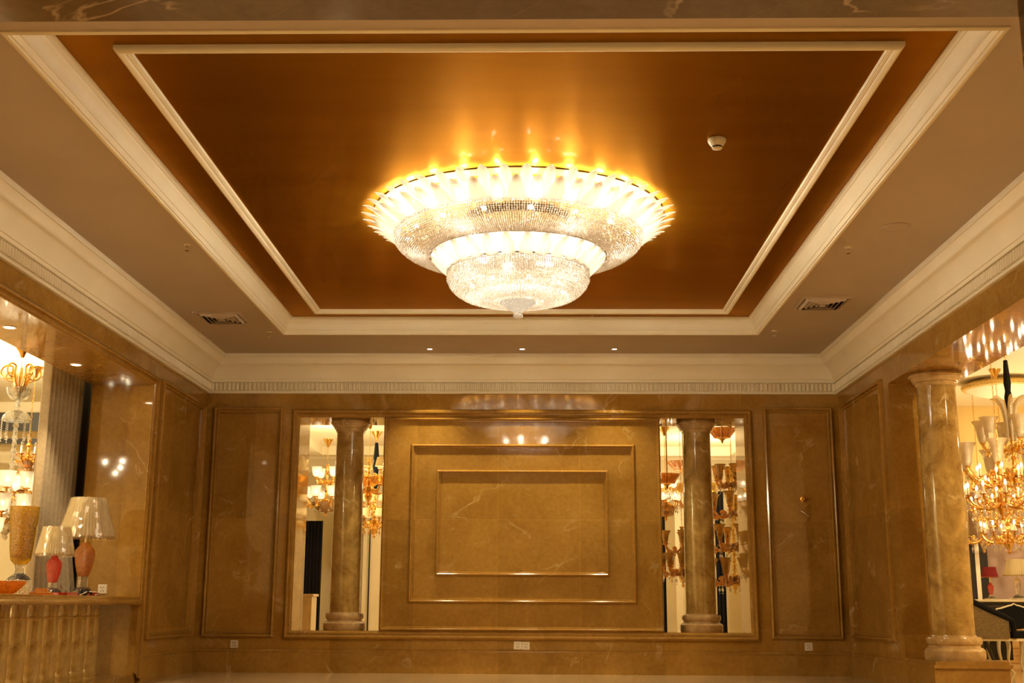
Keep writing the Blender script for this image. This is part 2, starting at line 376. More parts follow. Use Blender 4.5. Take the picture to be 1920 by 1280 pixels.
while k < W-.04: reed(k, -.022, 'b'); reed(k, YF+.022, 'f'); k += .048
k = YF+.05
while k < -.04: reed(-W+.022, k, 'l'); reed(W-.022, k, 'r'); k += .048
struct('trim_2', mb, 'plaster', weld=False)
# cornice of the tray
prof = [(-.004, 3.5149), (-.004, 3.506), (.014, 3.500), (.022, 3.503), (.024, 3.514), (.034, 3.516), (.040, 3.530), (.044, 3.534), (.046, 3.545), (.052, 3.547),
        (.053, 3.562), (.058, 3.585), (.068, 3.605), (.080, 3.621), (.090, 3.630), (.092, 3.640), (.098, 3.642), (.104, 3.650), (.106, 3.660), (.114, 3.664), (.116, 3.6744)]
struct('trim_3', MB().sweep_rect('z', 0, -2.5, 2.5, -8.04, -1.226, prof), 'plaster')
prof = [(0, 0), (0, .022), (.008, .034), (.022, .040), (.036, .036), (.044, .026), (.047, .018), (.053, .022), (.058, .017), (.062, .020), (.067, .014), (.071, .017), (.078, 0)]
struct('trim_4', MB().sweep_rect('z', 3.6744, -2.113, 2.143, -7.5665, -1.586, prof, -1), 'plaster')

# marble mouldings
P_SM = [(0, 0), (.0, .012), (.005, .032), (.018, .042), (.028, .034), (.032, .014), (.038, .014), (.042, .026), (.049, .024), (.054, .006), (.054, 0)]
P_LG = [(0, 0), (0, .014), (.010, .040), (.030, .055), (.044, .050), (.050, .024), (.060, .024), (.068, .030), (.080, .026), (.088, .012), (.095, .010), (.095, 0)]
P_MD = [(0, 0), (0, .014), (.006, .034), (.020, .044), (.030, .036), (.034, .014), (.042, .014), (.047, .008), (.047, 0)]
sm = lambda s_, p: [(i*s_, h) for i, h in p]
struct('trim_5', MB().sweep_rect('y', 0, -3.515, -2.715, .372, 2.93, sm(1.15, P_SM), -1), 'marble_trim')
struct('trim_6', MB().sweep_rect('y', 0, 2.74, 3.525, .380, 2.94, sm(1.15, P_SM), -1), 'marble_trim')
struct('trim_7', MB().sweep_rect('y', 0, -2.615, 2.615, .355, 2.908, P_LG, -1), 'marble_trim')
struct('trim_8', MB().sweep_rect('y', 0, -1.555, 1.572, .452, 2.813, P_MD, -1), 'marble_trim')
struct('trim_9', MB().sweep_rect('y', 0, -1.245, 1.283, .752, 2.511, P_MD, -1), 'marble_trim')
struct('trim_10', MB().sweep_rect('y', 0, -.952, .982, 1.045, 2.22, P_MD, -1), 'marble_trim')
struct('trim_11', MB().sweep_rect('x', -3.6, -1.717, -.12, .38, 2.94, sm(1.25, P_SM), 1), 'marble_trim')
struct('trim_12', MB().sweep_rect('x', 3.6, -1.745, -.13, .405, 2.94, sm(1.25, P_SM), -1), 'marble_trim')
struct('trim_13', MB().sweep_rect('x', -3.6, -7.40, -1.87, .0, 2.92, P_LG, 1, (0, 1, 1, 1)), 'marble_trim')
# skirting with its cap
SK = [(0, .2515), (.010, .250), (.018, .240), (.020, .230), (.015, .222), (.015, .2145), (.012, .212), (.012, 0)]
def skirt(name, plane, f0, sign, a0, a1):
    rows = []
    for h, z in [(SKh, z) for SKh, z in SK]:
        P = (lambda a: (f0+sign*h, a, z)) if plane == 'x' else (lambda a: (a, f0+sign*h, z))
        rows.append([P(a0), P(a1)])
    struct(name, MB().grid(rows), 'marble')
skirt('baseboard_back', 'y', 0, -1, -3.6, 3.6)
skirt('baseboard_left', 'x', -3.6, 1, -1.87, 0)
skirt('baseboard_right', 'x', 3.6, -1, -1.95, 0)
# plinth that carries the right hand column
mb = MB().box(3.588, 4.23, -2.805, -1.95, 0, .2145).box(3.585, 4.238, -2.813, -1.95, .2145, .222).box(3.58, 4.25, -2.826, -1.95, .222, .2515)
mb.box(3.6, 4.23, -2.805, -1.95, .2515, .277)
struct('trim_14', mb, 'marble')
# ledge under the opening of the left wall (thin curb)
struct('trim_15', MB().box(-4.2, -3.588, -7.3, -1.965, .0, .075), 'marble_trim')

# ------------------------------------------------------------------ entrance hall behind the portal
wall('floor_entrance', 'z', -.1, 0, -6, 6, -17, -9.86, [], 'floor')
wall('ceiling_entrance', 'z', 3.3, 3.4, -6, 6, -17, -9.86, [], 'soffit')
wall('wall_entrance_left', 'x', -6, -6.1, -17, -9.86, 0, 3.3, [], 'marble')
wall('wall_entrance_right', 'x', 6, 6.1, -17, -9.86, 0, 3.3, [], 'marble')
wall('wall_entrance_back', 'y', -17, -17.1, -6, 6, 0, 3.3, [], 'yellow_wall')

# ------------------------------------------------------------------ columns
def column(label, loc, zb, zt, rs0, rs1, rb, rc, hb, hc, group):
    t = thing('marble_column', label, 'column', (loc[0], loc[1], zb), 0, group)
    H = zt-zb
    base = [(rb*.97, 0), (rb, .02*hb/.2), (rb, .075*hb/.2), (rb*.93, .095*hb/.2), (rb*.86, .1*hb/.2), (rb*.84, .118*hb/.2), (rb*.88, .125*hb/.2), (rb*.915, .14*hb/.2),
            (rb*.92, .165*hb/.2), (rb*.88, .185*hb/.2), (rs0*1.06, .19*hb/.2), (rs0*1.04, hb)]
    MB().lathe(base, 48).obj('base', 'column_base', t)
    MB().lathe([(rs0, hb-.001), (rs0*.995, H*.4), (rs1, H-hc)], 48).obj('shaft', 'column', t)
    cap = [(rs1*1.03, 0), (rs1*1.06, .1), (rs1*1.10, .18), (rs1*1.10, .26), (rs1*1.2, .32), (rs1*1.22, .42), (rc*.88, .5), (rc*.93, .62), (rc*.93, .68), (rc*.97, .7), (rc, .78), (rc*.99, .9), (rc*.95, 1)]
    MB().lathe([(r, H-hc+z*hc) for r, z in cap], 48).obj('capital', 'column_base', t)
    return t
column('polished brown marble column in the left wall opening of the far wall', (-1.985, .29), .45, 2.815, .172, .158, .238, .232, .2, .14, 'columns in the far wall openings')
column('polished brown marble column in the right wall opening of the far wall', (2.02, .29), .45, 2.815, .172, .158, .238, .232, .2, .14, 'columns in the far wall openings')
column('large veined marble column on a plinth in the opening of the right wall', (3.90, -2.42), .277, 2.857, .185, .172, .262, .245, .215, .125, None)

# ------------------------------------------------------------------ balustrade and counter of the left opening
t = thing('balustrade', 'row of thick honey marble balusters under the counter of the left opening', 'balustrade', (-3.8, -4.3, .075))
bp = [(.070, 0), (.070, .03), (.074, .05), (.068, .075), (.064, .085), (.067, .10), (.066, .30), (.062, .52), (.066, .525), (.066, .54), (.060, .545), (.056, .58), (.060, .615), (.068, .64)]
bme = MB().lathe(bp, 24).mesh('baluster', 'column')
for k in range(10): link('baluster', bme, t, (0, 1.72-.31*k, 0))
t = thing('marble_counter', 'brown marble counter slab over the balusters in the left opening', 'counter', (-3.9, -4.6, .715))
pr = [(-.3, 0), (.335, 0), (.345, .008), (.350, .022), (.345, .036), (.332, .042), (.330, .052), (.322, .056), (.322, .072), (.316, .075), (-.3, .075)]
mb = MB(); mb.grid([[(x, -2.7, z) for x, z in pr], [(x, 2.634, z) for x, z in pr]], True)
mb.f.append(tuple(range(len(pr)))); mb.f.append(tuple(range(len(pr), 2*len(pr))))
mb.obj('counter_slab', 'marble_trim', t)

# ------------------------------------------------------------------ the big chandelier
ch = thing('crystal_chandelier', 'huge lit round crystal chandelier with white glass leaves on the gold ceiling', 'chandelier', (CHX, CHY, 3.674))
Z0 = -3.674
MB().lathe([(1.0, 0), (1.120, 0), (1.125, -.004), (1.12, -.008), (1.0, -.008)], 96, cap=False).obj('ceiling_ring', 'brass_dark', ch)
MB().lathe([(.0, -.012), (.86, -.012), (.90, -.02), (.90, -.035), (.0, -.035)], 96, cap=False).obj('mounting_plate', 'gold', ch)
def petal_mesh(name, rb, zb, rt, zt, wd, seed):
    rnd = random.Random(seed); n, m_ = 16, 6; rows_o, rows_i = [], []
    for j in range(n+1):
        t_ = j/n
        r = rb+(rt-rb)*(.55*t_+.45*t_*t_)+.012*math.sin(PI*t_)
        z = zb+(zt-zb)*(t_**1.15)
        if t_ > .8: r += (rt-rb)*.12*((t_-.8)/.2)**2
        T = [(0, .60), (.2, .88), (.4, 1.0), (.58, .92), (.74, .68), (.88, .56), (.95, .46), (.985, .30), (1.0, .10)]
        for (ta, wa), (tb, wb) in zip(T, T[1:]):
            if ta <= t_ <= tb+1e-9: hw = wd/2*(wa+(wb-wa)*(t_-ta)/(tb-ta)); break
        hw *= 1+.05*math.sin(11*t_+seed)
        ro, ri = [], []
        for k in range(m_+1):
            u = -1+2*k/m_; s_ = hw*u; cup = .022*(u*u)*(1-.5*t_)+.004*math.cos(3*PI*u)
            ro.append((r-cup, s_, z)); ri.append((r-cup-.005, s_*.96, z+.003))
        rows_o.append(ro); rows_i.append(ri)
    mb = MB(); mb.grid(rows_o); mb.grid(rows_i)
    N = (n+1)*(m_+1)
    for j in range(n):
        for k in (0, m_):
            a = j*(m_+1)+k; b = (j+1)*(m_+1)+k; mb.f.append((a, b, b+N, a+N))
    for k in range(m_): a = k; mb.f.append((a, a+1, a+1+N, a+N)); a = n*(m_+1)+k; mb.f.append((a, a+1, a+1+N, a+N))
    return mb.mesh(name, 'frosted', ang=70)
def ring_of_petals(nm, cnt, tall, short):
    for k in range(cnt):
        me = (tall if k % 2 == 0 else short)[(k//2) % 2]
        link(nm, me, ch, rz=2*PI*k/cnt+random.uniform(-.006, .006))
tall = [petal_mesh('upper_petal', .945, 3.510+Z0, 1.185, 3.664+Z0, .138, s_) for s_ in (1, 2)]
short = [petal_mesh('upper_petal', .950, 3.495+Z0, 1.125, 3.612+Z0, .122, s_) for s_ in (3, 4)]
ring_of_petals('upper_petal', 92, tall, short)
tall = [petal_mesh('lower_petal', .545, 3.235+Z0, .725, 3.400+Z0, .140, s_) for s_ in (5, 6)]
short = [petal_mesh('lower_petal', .555, 3.22+Z0, .68, 3.345+Z0, .120, s_) for s_ in (7, 8)]
ring_of_petals('lower_petal', 56, tall, short)
def beads(name, prof, step, gap, br, mat='crystal'):
    # strings of cut beads lying along a surface of revolution
    mb = MB(); pts = []
    for i in range(len(prof)-1):
        (r0, z0), (r1, z1) = prof[i], prof[i+1]; L = math.hypot(r1-r0, z1-z0); m_ = max(1, round(L/step))
        pts += [(r0+(r1-r0)*k/m_, z0+(z1-z0)*k/m_) for k in range(m_)]
    pts.append(prof[-1]); n = round(2*PI*max(p[0] for p in pts)/gap); ns = n
    for j, (r, z) in enumerate(pts):
        nn = n
        while nn > 12 and 2*PI*r/nn < gap*.72: nn //= 2
        for k in range(nn):
            a = 2*PI*(k+(j % 2)*.0)/nn+random.uniform(-.1, .1)*gap/max(r, .1); q = br*random.uniform(.85, 1.1)
            rr = r+random.uniform(-.003, .003)
            mb.octa((rr*math.cos(a), rr*math.sin(a), z+Z0), q, q*1.15, random.uniform(0, 1.57))
    o = mb.obj(name, mat, ch, weld=False, ang=1); o['kind'] = 'stuff'; return o
UP = [(.945, 3.575), (.955, 3.53), (.957, 3.49), (.945, 3.455), (.91, 3.42), (.86, 3.393), (.80, 3.373), (.74, 3.362), (.685, 3.358)]
beads('upper_crystal_basket', UP, .0155, .0185, .0088)
LO = [(.535, 3.235), (.545, 3.20), (.542, 3.16), (.525, 3.12), (.49, 3.08), (.44, 3.047), (.36, 3.022), (.26, 3.006), (.14, 2.998)]
beads('lower_crystal_basket', LO, .0155, .0185, .0088)
beads('crystal_curtain', [(.47, 3.52), (.47, 3.22)], .0155, .0185, .0088)
for (r, z, nm) in ((.957, 3.575, 'basket_hoop'), (.680, 3.352, 'basket_hoop'), (.545, 3.235, 'basket_hoop')):
    MB().lathe([(r-.007, z+Z0-.005), (r+.006, z+Z0-.005), (r+.006, z+Z0+.007), (r-.007, z+Z0+.007), (r-.007, z+Z0-.005)], 96, cap=False).obj(nm, 'chrome', ch)
MB().lathe([(.40, 3.60+Z0), (.40, 3.30+Z0), (.36, 3.28+Z0), (.0, 3.28+Z0)], 64, cap=False).obj('inner_drum', 'chrome', ch)
MB().lathe([(.135, 3.0+Z0), (.137, 2.994+Z0), (.09, 2.955+Z0), (.045, 2.922+Z0), (.024, 2.91+Z0)], 48, flute=.02, fn=24).obj('bottom_cone', 'cut_glass', ch)
MB().lathe([(.01, 2.915+Z0), (.03, 2.905+Z0), (.037, 2.89+Z0), (.030, 2.872+Z0), (.012, 2.864+Z0), (.0, 2.863+Z0)], 24, flute=.08, fn=8).obj('finial', 'crystal', ch)
flame = MB().lathe([(0, -.012), (.012, -.008), (.016, .004), (.012, .022), (.004, .038), (0, .042)], 12).mesh('bulb', 'bulb_up')
cup = MB().lathe([(.006, -.05), (.010, -.012), (.014, -.008), (.014, -.004), (.0, -.004)], 10).mesh('lamp_holder', 'gold')
for k in range(24):
    a = 2*PI*(k+.5)/24
    h = link('lamp_holder', cup, ch, (.95*math.cos(a), .95*math.sin(a), 3.60+Z0)); link('bulb', flame, h)
ball = MB().lathe([(0, -.022), (.015, -.015), (.021, 0), (.015, .015), (0, .022)], 12).mesh('bulb', 'bulb')
for k in range(16):
    a = 2*PI*(k+.3)/16
    h = link('lamp_holder', cup, ch, (.86*math.cos(a), .86*math.sin(a), 3.47+Z0)); link('bulb', ball, h)
for k in range(8):
    a = 2*PI*(k+.3)/8
    h = link('lamp_holder', cup, ch, (.36*math.cos(a), .36*math.sin(a), 3.10+Z0)); link('bulb', ball, h)

# ------------------------------------------------------------------ small fittings of ceiling and walls
t = thing('smoke_detector', 'white cone-shaped smoke detector on the gold ceiling right of the chandelier', 'smoke detector', (1.341, -6.2, 3.674))
MB().lathe([(.058, 0), (.060, -.006), (.058, -.018), (.045, -.040), (.034, -.050)], 32).obj('housing', 'white_plastic', t)
MB().lathe([(.033, -.050), (.031, -.052), (.031, -.058), (.033, -.060)], 24).obj('sensor_slot', 'black', t)
MB().lathe([(.034, -.060), (.032, -.066), (.024, -.069), (0, -.070)], 24).obj('cap', 'white_plastic', t)
for k, (x, y, z, lb) in enumerate(((-2.6, -4.427, ZC, 'small sprinkler head on the beige ceiling at left, halfway down the hall'), (2.645, -4.338, ZC, 'small sprinkler head on the beige ceiling at right, between the speaker and the air vent'),
        (2.634, -1.38, ZC, 'small sprinkler head beyond the right air vent near the tray corner'), (-2.625, -1.319, ZC, 'small sprinkler head beyond the left air vent near the tray corner'), (.743, -1.583, 3.6744, 'dark brass sprinkler head on the moulding below the chandelier at the far end'))):
    t = thing('ceiling_sprinkler', lb, 'sprinkler', (x, y, z), 0, 'ceiling sprinklers'); mt = 'brass_dark' if k == 4 else 'chrome'
    MB().lathe([(.028, 0), (.026, -.006), (.010, -.008)], 20).obj('escutcheon', 'white_plastic' if k < 4 else mt, t)
    mb = MB().lathe([(.009, -.006), (.009, -.024), (.006, -.026)], 12); mb.tube([(-.010, 0, -.022), (-.012, 0, -.036), (0, 0, -.050)], .0025, 6).tube([(.010, 0, -.022), (.012, 0, -.036), (0, 0, -.050)], .0025, 6); mb.obj('frame', mt, t)
    MB().lathe([(.0, -.049), (.017, -.050), (.017, -.053), (0, -.054)], 16, flute=.1, fn=8).obj('deflector', mt, t)
t = thing('ceiling_speaker', 'round flush speaker in the beige ceiling at far right', 'speaker', (2.872, -4.856, ZC))
MB().lathe([(.105, 0), (.105, -.005), (.096, -.008), (.090, -.004)], 48).obj('rim', 'soffit', t)
MB().lathe([(.092, -.0045), (.03, -.008), (0, -.009)], 48).obj('grille', 'soffit', t)
for k, (x, y) in enumerate(((-1.014, -.474), (.015, -.476), (1.039, -.48))):
    t = thing('recessed_downlight', ('leftmost', 'middle', 'rightmost')[k]+' of the three lit downlights in the ceiling above the far wall', 'downlight', (x, y, ZC), 0, 'downlights above the far wall')
    MB().lathe([(.040, 0), (.040, -.003), (.028, -.005), (.026, -.001)], 24, cap=False).obj('trim_ring', 'chrome', t)
    MB().lathe([(.027, -.002), (.02, -.003), (0, -.0035)], 24).obj('lens', 'lens', t)
for k, (x, y) in enumerate(((-3.969, -3.004), (-3.934, -4.482))):
    t = thing('recessed_downlight', ('lit downlight in the marble soffit over the two table lamps', 'lit downlight in the marble soffit at the left edge, over the yellow vase')[k], 'downlight', (x, y, 2.827), 0, 'downlights in the left opening')
    MB().lathe([(.055, 0), (.055, -.004), (.042, -.006), (.040, -.001)], 28, cap=False).obj('trim_ring', 'white_plastic', t)
    MB().lathe([(.041, -.002), (.03, -.004), (0, -.0045)], 28).obj('lens', 'lens', t)
for k, (x, y, lb) in enumerate(((-2.955, -1.965, 'square ceiling air vent with nested louvres on the left side'), (2.858, -2.55, 'square ceiling air vent with nested louvres on the right side'))):
    t = thing('air_vent', lb, 'air vent', (x, y, ZC), 0, 'ceiling air vents')
    MB().sweep_rect('z', 0, -.235, .235, -.235, .235, [(0, 0), (0, -.008), (.03, -.012), (.034, -.002)]).obj('frame', 'soffit', t)
    MB().box(-.2, .2, -.2, .2, -.0035, -.001).obj('backing', 'dark_hole', t)
    for j in range(4):
        i = .045+j*.04
        MB().sweep_rect('z', 0, -.235, .235, -.235, .235, [(i, -.004), (i+.004, -.004), (i+.024, -.028), (i+.020, -.030), (i, -.004)]).obj('louvre', 'soffit', t)
    MB().box(-.03, .03, -.03, .03, -.03, -.004).obj('louvre', 'soffit', t)
def socket(label, loc, wall_n, group='wall sockets'):
    t = thing('wall_socket', label, 'socket', loc, 0, group)
    s_ = .043
    MB().sweep_rect('y', 0, -s_, s_, -s_, s_, [(0, 0), (0, .005), (.004, .009), (s_, .009)], -1).obj('cover_plate', 'white_plastic', t)
    mb = MB()
    for (x, z, w_, h) in ((-.012, .016, .003, .006), (.012, .016, .003, .006), (0, -.006, .0025, .005), (-.012, -.018, .003, .006), (.012, -.018, .003, .006)):
        mb.box(x-w_, x+w_, -.0102, -.009, z-h, z+h)
    mb.obj('slots', 'black', t); return t
socket('white wall socket low on the far wall under the left marble panel', (-3.144, -.0005, .300), 0)
socket('left one of the paired white sockets low in the middle of the far wall', (-.028, -.0005, .303), 0)
socket('right one of the paired white sockets low in the middle of the far wall', (.060, -.0005, .300), 0)
socket('white wall socket low on the far wall under the right marble panel', (3.136, -.0005, .308), 0)
socket('white wall socket just above the counter beside the table lamps', (-3.945, -1.9655, .86), 0)
t = thing('wall_bracket', 'round brass wall fitting on the right marble panel', 'wall fitting', (3.147, -.001, 1.908))
mb = MB().lathe([(.036, 0), (.036, .006), (.028, .012), (.012, .016), (.010, .028), (.022, .034), (.025, .046), (.016, .056), (0, .058)], 24)
mb.v = [(x*.8, -z, y*1.15) for x, y, z in mb.v]; mb.obj('rosette', 'gold', t)
t = thing('wall_hook', 'small slanting metal peg under the brass fitting on the right panel', 'wall hook', (3.163, -.001, 1.743))
MB().tube([(-.05, -.01, .035), (0, -.03, 0), (.04, -.012, -.028)], [.006, .008, .006], 8).obj('peg', 'chrome', t)
MB().lathe([(.0, 0), (.012, .0), (.012, .012), (0, .014)], 12).obj('peg_foot', 'chrome', t, (.035, -.012, -.034))
t = thing('wall_hook', 'tiny pale peg on the left marble panel', 'wall hook', (-3.127, -.001, 1.719))
MB().tube([(0, 0, .03), (.004, -.02, .0), (0, -.004, -.04)], [.004, .007, .004], 8).obj('peg', 'chrome', t)

# ------------------------------------------------------------------ table lamps
def shade_mesh(r0, r1, h, seg=48, flute=.02, mat='shade_cloth', z0=0):
    n = 24; rows = [(r0, z0), (r0*.995, z0+.01), ((r0+r1)/2*.985, z0+h/2), (r1, z0+h), (r1*.97, z0+h), (r0*.97, z0)]
    return MB().lathe(rows, seg*2, flute=flute, fn=seg//1, cap=False).mesh('lamp_shade', mat, ang=60)
def table_lamp(label, loc, s_, glass, H, R0, R1, HS, bodyz, wrap=True, shade='shade_cloth', base='red_glass', group='table lamps'):
    t = thing('table_lamp', label, 'table lamp', loc, 0, group)
    b0, b1, rbm = bodyz
    MB().box(-.105*s_, .105*s_, -.105*s_, .105*s_, 0, .028*s_).obj('base', base, t)
    MB().lathe([(.085*s_, .028*s_), (.075*s_, .05*s_), (.045*s_, .07*s_), (.04*s_, b0)], 8).obj('foot', 'clear_glass', t)
    hb = b1-b0
    MB().lathe([(.035*s_, b0), (rbm*.62, b0+.08*hb), (rbm*.85, b0+.35*hb), (rbm, b0+.68*hb), (rbm*.96, b0+.82*hb), (rbm*.7, b0+.93*hb), (rbm*.45, b1), (rbm*.4, b1+.02)], 16).obj('glass_body', glass, t)
    MB().lathe([(.012, b1+.02), (.012, H-HS+.06), (.02, H-HS+.07), (.008, H-HS+.1)], 12).obj('neck', 'chrome', t)
    sh = link('lamp_shade', shade_mesh(R0, R1, HS, mat=shade), t, (0, 0, H-HS))
    mb = MB()
    n = 40
    for k in range(n):
        a = 2*PI*k/n; mb.octa((R0*1.01*math.cos(a), R0*1.01*math.sin(a), .004), .010*s_, .012*s_)
    mb.obj('beaded_edge', 'shade_brown', sh, weld=False)
    if wrap:
        rows = []; seg = 60
        for j in range(5):
            tt = j/4; row = []
            for k in range(seg):
                a = 2*PI*k/seg; rr = (R0*1.05+(R1*1.05-R0*1.05)*tt)*(1+.02*math.sin(7*a+3*tt)+.012*math.sin(17*a-5*tt)+random.uniform(-.004, .004))
                row.append((rr*math.cos(a), rr*math.sin(a), -.012+(HS+.018)*tt))
            rows.append(row)
        MB().grid(rows, True).obj('plastic_wrap', 'film', sh, ang=60)
    return t
table_lamp('tall table lamp with orange crackle glass body and wrapped cream shade on the counter', (-3.865, -2.7, .79), 1.1, 'orange_glass', .862, .242, .150, .345, (.17, .45, .088))
table_lamp('short table lamp with red crackle glass body and wrapped cream shade on the counter', (-3.895, -3.3, .79), .9, 'red_glass', .567, .157, .108, .232, (.105, .31, .062))
# yellow vase, orange dish, cable
t = thing('glass_vase', 'big yellow crackle glass vase on a clear foot at the left edge of the counter', 'vase', (-3.915, -3.93, .79))
MB().lathe([(.10, .115), (.075, .14), (.04, .165), (.035, .20), (.045, .235)], 8).obj('foot', 'clear_glass', t)
MB().lathe([(.045, .235), (.075, .27), (.088, .36), (.098, .50), (.106, .60), (.110, .69), (.100, .69), (.09, .5), (.07, .3), (0, .27)], 12, flute=.03, fn=12, cap=False).obj('vase_body', 'yellow_glass', t)
MB().lathe([(.115, 0), (.115, .02), (.10, .115)], 8).obj('plinth', 'clear_glass', t)
t = thing('glass_dish', 'orange crackle glass bowl with pointed rim in front of the yellow vase', 'bowl', (-3.905, -4.22, .79))
MB().lathe([(.07, 0), (.10, .02), (.155, .075), (.165, .10), (.155, .10), (.09, .035), (0, .03)], 40, flute=.06, fn=8, cap=False).obj('dish_body', 'orange_glass', t)
t = thing('glass_dish', 'small orange glass ashtray with pointed feet right of the crackle bowl', 'bowl', (-3.70, -4.0, .79))
MB().lathe([(.075, 0), (.085, .012), (.05, .03), (.04, .05), (0, .05)], 32, flute=.14, fn=8).obj('dish_body', 'orange_glass', t)
t = thing('power_cable', 'black plug bundle with a white cord loop lying between the table lamps', 'cable', (-3.74, -2.95, .79))
mb = MB()
for k in range(7):
    a = k*.9; mb.tube([(random.uniform(-.03, .03), random.uniform(-.08, .06), .012+.006*k), (random.uniform(-.03, .03), random.uniform(-.08, .08), .02+.006*k), (random.uniform(-.03, .03), random.uniform(-.06, .10), .012+.005*k)], .012, 8)
mb.obj('plug_bundle', 'black', t)
MB().tube([(.02+.05*math.sin(a), .10+.11*math.cos(a), .008+.03*abs(math.sin(a/2))) for a in [PI*1.05*k/14-.2 for k in range(15)]]+[(.03, -.2, .006)], .005, 8).obj('white_cord', 'white_plastic', t)

# curtain behind the left opening
t = thing('curtain', 'long beige pleated curtain hanging behind the left opening', 'curtain', (-4.385, -2.2, 0))
rows = []; ny = 120
for j in range(26):
    z = 2.98-2.96*j/25; row = []
    for k in range(ny+1):
        u = k/ny; y = -.46+.88*u
        pull = max(0, 1-abs(z-.78)/.55)
        row.append((.055*math.sin(u*2*PI*9+.25*math.sin(z*2))+pull*.10*u, y, z))
    rows.append(row)
MB().grid(rows).obj('drape', 'curtain', t, ang=80)
mb = MB()
for k in range(7):                                                       # looped swag at the tie
    d = .05+.045*k; mb.tube([(-.03+.012*k*.2, -.02, .60+.46-.03*k), (.06, .10, .60+.36-d), (.08, .22, .60+.30-d*1.1), (.07, .34, .60+.38-d), (.0, .43, .60+.50-.03*k)], [.02, .028, .03, .028, .018], 8)
mb.obj('swag', 'curtain', t)
MB().box(-.02, .02, -.48, .44, 2.985, 3.02).obj('curtain_rail', 'black', t)

# ------------------------------------------------------------------ showroom shells
wall('floor_left_showroom', 'z', -.1, 0, -9, -4.2, -9.8, 2.2, [], 'wood_floor')
wall('ceiling_left_showroom', 'z', 3.32, 3.4, -9, -4.2, -9.8, 2.2, [], 'cream_ceiling')
wall('wall_left_showroom_far', 'y', 2.2, 2.3, -9, -4.2, 0, 3.32, [], 'cream_wall')
wall('wall_left_showroom_side', 'x', -9, -9.1, -9.8, 2.2, 0, 3.32, [], 'cream_wall')
wall('wall_left_showroom_near', 'y', -9.8, -9.9, -9, -4.2, 0, 3.32, [], 'cream_wall')
wall('floor_right_showroom', 'z', -.1, 0, 3.6, 10.5, -9.8, 4.6, [], 'wood_floor')
wall('ceiling_right_showroom', 'z', 3.72, 3.8, 4.23, 10.5, -9.8, 4.6, [], 'cream_ceiling')
wall('wall_right_showroom_far', 'y', 4.6, 4.7, 4.23, 10.5, 0, 3.72, [], 'yellow_wall')
wall('wall_right_showroom_side', 'x', 10.5, 10.6, -9.8, 4.6, 0, 3.72, [], 'cream_wall')
wall('wall_right_showroom_near', 'y', -9.8, -9.9, 4.23, 10.5, 0, 3.72, [], 'cream_wall')
wall('floor_far_showroom', 'z', -.1, 0, -4.2, 4.2, .6, 6.2, [], 'wood_floor')
wall('ceiling_far_showroom', 'z', 3.14, 3.2, -4.2, 4.2, .6, 6.2, [], 'cream_ceiling')
wall('wall_far_showroom_far', 'y', 6.2, 6.3, -4.2, 4.2, 0, 3.14, [], 'cream_wall')
wall('wall_far_showroom_left', 'x', -4.2, -4.3, .6, 6.2, 0, 3.14, [], 'cream_wall')
wall('wall_far_showroom_right', 'x', 4.2, 4.3, .6, 6.2, 0, 3.14, [], 'cream_wall')
struct('trim_16', MB().sweep_rect('z', 0, -4.2, 4.2, .6, 6.2, [(0, 2.86), (.03, 2.86), (.04, 2.9), (.10, 3.0), (.2, 3.06), (.22, 3.1399)]), 'cream_ceiling')
struct('trim_17', MB().sweep_rect('z', 0, -9, -4.2, -9.8, 2.2, [(0, 2.98), (.03, 2.98), (.04, 3.02), (.10, 3.12), (.2, 3.2), (.22, 3.3199)]), 'cream_ceiling')

# ------------------------------------------------------------------ showroom chandeliers
CACHE = {}
def cached(key, fn):
    if key not in CACHE: CACHE[key] = fn()
    return CACHE[key]
def arm_mesh(r, rise, mat, th=.011, curl=True):
    def f():
        P = [(.02, 0, .0), (.12*r, 0, -.10*r-.01), (.35*r, 0, -.24*r), (.62*r, 0, -.26*r), (.86*r, 0, -.14*r), (.98*r, 0, .02*r), (r, 0, rise)]
        pts = []
        for i in range(len(P)-1):
            for q in range(4): pts.append(Vector(P[i]).lerp(Vector(P[i+1]), q/4))
        pts.append(Vector(P[-1]))
        for _ in range(2): pts = [pts[0]]+[(pts[i-1]+pts[i]*2+pts[i+1])/4 for i in range(1, len(pts)-1)]+[pts[-1]]
        mb = MB().tube(pts, th, 8)
        if curl:
            c = Vector((.45*r, 0, -.10*r)); mb.tube([(c.x+.085*r*(1-k/16)*math.cos(k*.7)*1.3, 0, c.z+.13*r*(1-k/16)*math.sin(k*.7)) for k in range(13)], th*.7, 6)
            c = Vector((.84*r, 0, -.26*r)); mb.tube([(c.x+.07*r*(1-k/14)*math.cos(2-k*.8), 0, c.z+.09*r*(1-k/14)*math.sin(2-k*.8)) for k in range(10)], th*.6, 6)
        mb.lathe([(.006, 0), (.035, .012), (.038, .018), (.012, .02)], 14, (r, 0, rise-.01))
        return mb.mesh('arm', mat)
    return cached(('arm', r, rise, mat, th, curl), f)
